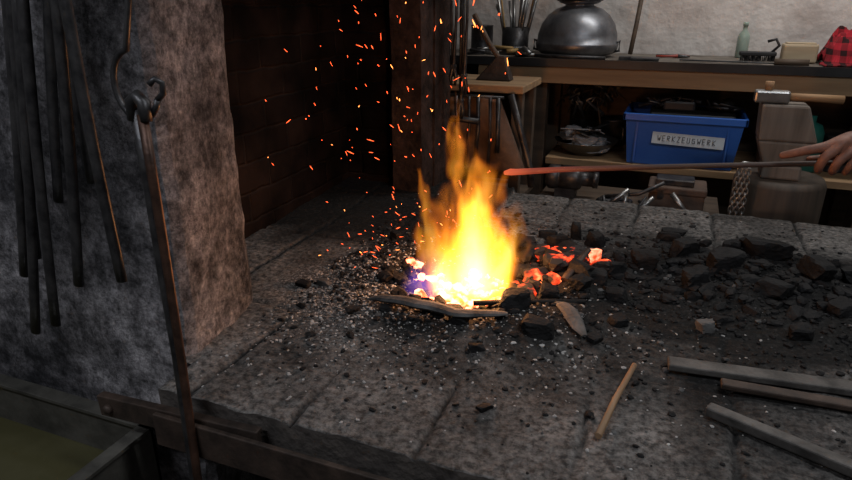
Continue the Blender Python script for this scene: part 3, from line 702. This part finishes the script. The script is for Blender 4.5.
def plaid():
    m,nt,out=new_mat('red_plaid'); N=nt.nodes;L=nt.links
    b=N.new('ShaderNodeBsdfPrincipled'); L.new(b.outputs[0],out.inputs[0]); b.inputs['Roughness'].default_value=.95
    tc=N.new('ShaderNodeTexCoord')
    cols=[]
    for ax in (0,2):
        w=N.new('ShaderNodeTexWave'); w.bands_direction='XYZ'[ax]; w.inputs['Scale'].default_value=7; w.inputs['Distortion'].default_value=1.5; L.new(tc.outputs['Object'],w.inputs[0])
        r=N.new('ShaderNodeValToRGB'); r.color_ramp.interpolation='CONSTANT'; r.color_ramp.elements[0].color=(.05,.04,.05,1); r.color_ramp.elements[1].position=.45; r.color_ramp.elements[1].color=(1,1,1,1); L.new(w.outputs[0],r.inputs[0]); cols.append(r)
    mx=N.new('ShaderNodeMix'); mx.data_type='RGBA'; mx.inputs[0].default_value=.5; L.new(cols[0].outputs[0],mx.inputs[6]); L.new(cols[1].outputs[0],mx.inputs[7])
    m2=N.new('ShaderNodeMix'); m2.data_type='RGBA'; m2.blend_type='MULTIPLY'; m2.inputs[0].default_value=1; L.new(mx.outputs[2],m2.inputs[6]); m2.inputs[7].default_value=(.40,.012,.025,1)
    L.new(m2.outputs[2],b.inputs['Base Color']); return m
b=MB(); vs2=[];fs2=[];n1=60
for j in range(n1+1):
    for i in range(n1+1):
        u=i/n1*2-1;v=j/n1*2-1
        q=u*u*.9+v*v*.9+.25*noise.noise((u*2,v*2,9))
        h=.15*max(0,1-q)**.6
        p=Vector((.68+.17*u,3.0+.15*v,1.216+h*(.85+.7*noise.noise((u*2.3,v*2.3,3)))+.05*abs(noise.noise((u*5,v*5,1)))*(1 if q<1 else .3)))
        p.x+=.03*noise.noise((v*4,u*3,2)); vs2.append(p)
for j in range(n1):
    for i in range(n1):
        o=j*(n1+1)+i; fs2.append((o,o+1,o+n1+2,o+n1+1))
b.add(vs2,fs2,0,True); o=b.build('plaid_cloth',[plaid()],origin=(.66,3.0,1.216)); so=o.modifiers.new('t','SOLIDIFY'); so.thickness=.003

# shelf clutter
M_foil=mat('crumpled_grey_plastic',(.16,.17,.19),(.42,.43,.45),rough=.35,scale=20,bump=.5)
b=MB(); b.lathe([(0,0),(.08,0),(.12,.03),(.14,.06),(.145,.062),(.135,.056),(.11,.03),(.07,.01),(0,.01)],Matrix.Translation((-.365,2.95,SZ)),28)
random.seed(4)
for k in range(18):
    Mx=Matrix.Translation((-.37+random.uniform(-.05,.05),2.95+random.uniform(-.05,.05),SZ+.03+k*.005))@Matrix.Rotation(random.uniform(0,3),4,'Z')@Matrix.Rotation(random.uniform(-.5,.5),4,'X')
    l=random.uniform(.05,.10); b.box((-l,-.02,0),(l,.02,.004),random.choice([0,1]),Mx)
b.rock((-.34,2.90,SZ+.06),(.09,.06,.04),1,3,.3,rough=.12); b.rock((-.43,2.93,SZ+.09),(.06,.05,.04),1,3,.8,rough=.12); b.rock((-.32,2.88,SZ+.03),(.09,.04,.02),1,3,.1,rough=.15)
b.build('scrap_metal_tray',[M_steel,M_foil])
b=MB(); b.lathe([(0,0),(.055,0),(.062,.01),(.062,.12),(.066,.125),(.06,.13),(.055,.12),(0,.12)],Matrix.Translation((-.27,3.17,SZ)),24); b.tube([(-.24,3.11,.89),(-.215,3.10,.88),(-.215,3.10,.83),(-.24,3.11,.81)],.007,8); b.build('enamel_jug',[M_iron])
lathe_obj('dark_tin',(-.42,3.17,SZ),[(0,0),(.06,0),(.06,.20),(.063,.203),(.055,.207),(0,.207)],M_iron)
b=MB(); random.seed(31)
for k in range(26):
    x=random.uniform(-.49,-.26); z=random.uniform(1.00,1.10); b.tube([(x,3.0,z),(x+random.uniform(-.05,.05),2.98,z+random.uniform(-.03,.04)),(x+random.uniform(-.05,.05),3.02,z-random.uniform(.02,.10))],random.uniform(.003,.010),6,random.choice([0,0,1,2]))
b.tube([(-.50,3.0,1.10),(-.22,3.0,1.10)],.006,8,0); b.tube([(-.50,3.0,1.10),(-.50,3.2,1.18)],.005,6,0); b.tube([(-.22,3.0,1.10),(-.22,3.2,1.18)],.005,6,0)
b.build('hanging_hand_tools',[M_iron,M_steel,M_wood_d])
b=MB(); b.box((-.10,2.86,.80),(.24,3.08,1.005),0,bev=.01); b.box((-.05,2.9,1.005),(.08,3.0,1.05),0,bev=.01); b.tube([(-.15,2.9,1.02),(0,2.95,1.06),(.1,2.9,1.05)],.008,8,1)
b.lathe([(0,0)]+[(.030*math.sin(a),.030-.030*math.cos(a)) for a in [i*math.pi/12 for i in range(1,12)]]+[(0,.060)],Matrix.Translation((.205,2.98,1.0)),20,2)
random.seed(77)
for k in range(14):
    x=random.uniform(-.10,.22); b.tube([(x,2.95,1.0),(x+random.uniform(-.05,.05),2.93,1.03),(x+random.uniform(-.06,.04),2.9,1.02+random.random()*.05)],random.uniform(.004,.009),6,random.choice([0,1]))
b.build('grinder_case',[M_black,M_iron,M_steel])
lathe_obj('green_canister',(.52,2.95,SZ),[(0,0),(.055,0),(.058,.01),(.058,.16),(.045,.19),(.02,.2),(.02,.225),(0,.226)],mat('teal_plastic',(.015,.11,.09),(.02,.15,.12),rough=.4,bump=0))
b=MB(); b.box((.36,2.9,SZ),(.45,3.1,.99),0,bev=.006); b.box((.375,2.895,.84),(.44,2.9,.95),1); b.build('cardboard_carton',[M_wood_d,M_black])
lathe_obj('paint_tin',(.64,3.0,SZ),[(0,0),(.055,0),(.055,.004),(.053,.006),(.053,.14),(.056,.143),(.05,.146),(0,.142)],M_iron)
# low table behind the hearth
b=MB(); b.box((-.46,2.2,.70),(.20,2.62,.725),0,bev=.003)
for x in (-.45,.14):
    for y in (2.22,2.56): b.box((x,y,0),(x+.04,y+.04,.70),0)
b.build('low_table',[M_wood_d])
b=MB(); Mm=Matrix.Translation((-.44,2.42,.80))@Matrix.Rotation(math.pi/2,4,'Y')
b.lathe([(0,0),(.03,0),(.045,.01),(.048,.015),(.048,.05),(.044,.052),(.044,.06),(.048,.062),(.048,.12),(.04,.135),(.028,.14),(.028,.18),(.032,.182),(.032,.20),(0,.20)],Mm,28); b.box((-.40,2.39,.725),(-.32,2.45,.765),1)
b.build('blower_motor',[M_iron,M_iron])
b=MB(); b.box((-.05,2.34,.725),(.14,2.48,.80),0,bev=.006); b.box((-.055,2.335,.795),(.145,2.485,.822),0,bev=.006); b.box((-.02,2.332,.78),(.0,2.338,.81),1); b.box((-.03,2.36,.822),(.10,2.44,.845),1,bev=.004); b.build('wooden_crate',[mat('worn_brown_wood',(.05,.032,.024),(.11,.07,.05),rough=.7,bump=.2),M_iron])
b=MB(); b.box((-.22,2.28,.725),(-.10,2.33,.77),0,bev=.01); b.tube([(-.2,2.3,.775),(-.08,2.29,.80),(.0,2.29,.85)],.007,8)
random.seed(12)
for k in range(14):
    x=random.uniform(-.20,.12); b.tube([(x,2.25,.735+random.random()*.02),(x+random.uniform(-.08,.08),2.27,.75+random.random()*.07)],random.uniform(.005,.011),8,k%2)
b.build('iron_scrap',[M_iron,M_steel])

b=MB(); b.lathe([(0,0),(.14,0),(.145,.02),(.14,.4),(.145,.86),(.135,.88),(0,.88)],Matrix.Translation((.37,2.42,0)),24); b.build('wooden_stump',[wood('sooty_stump_wood',(.03,.022,.016),(.07,.05,.035),2,6)])
b=MB()
def frustum(cx,cy,z0,z1,a0,b0,a1,b1,mi=0,dx=0):
    v=[(cx-a0,cy-b0,z0),(cx+a0,cy-b0,z0),(cx+a0,cy+b0,z0),(cx-a0,cy+b0,z0),(cx+dx-a1,cy-b1,z1),(cx+dx+a1,cy-b1,z1),(cx+dx+a1,cy+b1,z1),(cx+dx-a1,cy+b1,z1)]
    b.add(v,[(3,2,1,0),(4,5,6,7),(0,1,5,4),(1,2,6,5),(2,3,7,6),(3,0,4,7)],mi)
frustum(.36,2.40,.881,.93,.06,.05,.06,.05); frustum(.36,2.40,.93,1.01,.06,.05,.088,.055); frustum(.36,2.40,1.01,1.13,.088,.055,.070,.05,0,-.025)
b.build('chopping_block',[wood('greyed_block_wood',(.10,.082,.066),(.22,.185,.155),2,5)],bevel=.008)
b=MB(); b.box((.24,2.36,1.132),(.345,2.405,1.172),0,bev=.007); b.tube([(.34,2.383,1.152),(.40,2.385,1.153),(.50,2.39,1.15)],[.013,.012,.014],10,1); b.tube([(.28,2.383,1.165),(.28,2.383,1.20)],[.012,.014],8,1)
b.build('forging_hammer',[M_steel,wood('hammer_handle_wood',(.22,.12,.06),(.36,.21,.10),0,8)])
b=MB()
def chain(p,q,n,m_i=0,R=.011,r=.0028):
    p=Vector(p);q=Vector(q)
    for i in range(n):
        t=(i+.5)/n; c=p.lerp(q,t); c.y+=.003*math.sin(i)
        ax=Vector((0,1,0)) if i%2 else Vector((1,0,0))
        pts=[c+ax*R*.65*math.cos(a)+Vector((0,0,1))*R*math.sin(a)*1.15 for a in [k*2*math.pi/12 for k in range(13)]]
        b.tube(pts,r,6,m_i,cap=False)
for k in range(3): chain((.225+.014*k,2.26,.93),(.215+.02*k,2.26,.66),16)
b.tube([(.21,2.26,.935),(.235,2.265,.95),(.26,2.28,.945),(.29,2.33,.935)],.005,6); b.build('steel_chain',[M_steel])

M_leather=mat('brown_leather',(.06,.035,.022),(.15,.09,.058),rough=.6,scale=9,bump=.3)
b=MB()
b.box((-.86,2.28,1.13),(-.52,2.60,1.158),0,bev=.003)
for x in (-.84,-.57): b.box((x,2.32,0),(x+.04,2.36,1.13),1); b.box((x,2.52,0),(x+.04,2.56,1.13),1)
b.box((-.86,2.30,.70),(-.52,2.58,.725),1)
b.build('tool_stand',[M_wood,M_wood_d],bevel=.002)
b=MB(); vs2=[];fs2=[];nu,nv=30,24
for j in range(nv+1):
    for i in range(nu+1):
        u=i/nu;v=j/nv
        x=-.85+(.24+.13*(1-v))*u; z=.84+.28*v
        y=2.272-.012*math.sin(u*9+v*2)-.02*(1-v)*u
        vs2.append((x,y,z))
for j in range(nv):
    for i in range(nu):
        o=j*(nu+1)+i; fs2.append((o,o+1,o+nu+2,o+nu+1))
b.add(vs2,fs2,0,True); o=b.build('leather_apron',[M_leather]); so=o.modifiers.new('t','SOLIDIFY'); so.thickness=.004
b=MB(); b.tube([(-.56,2.26,1.13),(-.52,2.245,1.02),(-.47,2.235,.87),(-.46,2.235,.80)],.013,8,0,.7); b.build('iron_brace',[M_iron])
b=MB(); b.tube([(-.80,2.205,1.035),(-.74,2.205,1.04),(-.66,2.205,1.035)],[.014,.011,.012],10); b.tube([(-.80,2.205,1.035),(-.81,2.21,1.08),(-.80,2.23,1.13)],.006,8); b.build('file_handle',[M_black])
b=MB()
for k,(x,r,zb_) in enumerate([(-.71,.006,.86),(-.675,.008,.90),(-.63,.006,.84),(-.60,.009,.92),(-.76,.007,.88)]):
    b.tube([(x,2.235,1.12),(x+.004,2.232,1.0),(x-.006+.004*k,2.225,zb_)],[r,r*.8,r*1.1],8,0)
b.tube([(-.82,2.24,1.12),(-.58,2.24,1.12)],.006,8); b.build('hanging_punches',[M_iron])
b=MB()
b.add([(-.74,2.40,1.16),(-.60,2.40,1.16),(-.60,2.46,1.16),(-.74,2.46,1.16),(-.66,2.42,1.25),(-.63,2.42,1.25),(-.63,2.44,1.25),(-.66,2.44,1.25)],[(3,2,1,0),(4,5,6,7),(0,1,5,4),(1,2,6,5),(2,3,7,6),(3,0,4,7)],0)
b.tube([(-.64,2.43,1.22),(-.70,2.43,1.30),(-.76,2.43,1.40)],.011,8,1); b.build('hatchet',[M_iron_warm,M_wood_d],bevel=.004)
def small_tong(name,x,y,z0,z1,w=.012):
    b=MB()
    b.tube([(x-w,y,z1),(x-w*.8,y,(z0+z1)/2),(x-w*.3,y,z0+.08),(x+w*.7,y,z0+.03),(x+w*.3,y,z0)],[.005,.005,.007,.007,.005],8)
    b.tube([(x+w,y-.01,z1),(x+w*.8,y-.01,(z0+z1)/2),(x+w*.3,y-.01,z0+.08),(x-w*.7,y-.01,z0+.03),(x-w*.3,y-.01,z0)],[.005,.005,.007,.007,.005],8)
    b.tube([(x,y-.02,z0+.065),(x,y+.01,z0+.065)],.008,10)
    b.build(name,[M_iron])
small_tong('hanging_tongs',-.735,2.13,1.17,1.62); small_tong('hanging_tongs',-.695,2.13,1.14,1.62,.010); small_tong('hanging_tongs',-.715,2.16,1.05,1.62,.008)
b=MB(); b.tube([(-.79,2.14,1.63),(-.60,2.14,1.63)],.007,8); b.build('hanger_peg',[M_iron])

# ---------------------------------------------------------------- lamps
def lamp(name,x,y,power,col,sx,sy):
    b=MB(); b.box((x-sx/2-.03,y-sy/2-.03,2.60),(x+sx/2+.03,y+sy/2+.03,2.66),0,bev=.005); b.tube([(x,y,2.66),(x,y,2.70)],.02,10)
    b.build(name,[M_ceil]); return light(name+'_light','AREA',(x,y,2.59),power,col,sx,sy=sy)
lamp('ceiling_lamp',.9,.5,17,(.93,.96,1.0),1.2,.15)
lamp('ceiling_lamp',.5,2.6,15,(1,.97,.93),1.2,.15)
lamp('ceiling_lamp',-1.2,-.6,19,(.88,.92,1.0),1.2,.15)
w=bpy.data.worlds.new('workshop_world'); scene.world=w; w.use_nodes=True; w.node_tree.nodes['Background'].inputs[0].default_value=(.5,.55,.65,1); w.node_tree.nodes['Background'].inputs[1].default_value=.1

# ---------------------------------------------------------------- camera
cd=bpy.data.cameras.new('camera'); cam=bpy.data.objects.new('camera',cd); COL.objects.link(cam)
cd.sensor_width=36; cd.lens=627/852*36; cd.clip_start=.02
cam.location=(0,0,1.45); cam.rotation_euler=(math.radians(90)-math.atan(240/627),0,math.radians(21.5))
scene.camera=cam
scene.view_settings.view_transform='Standard'
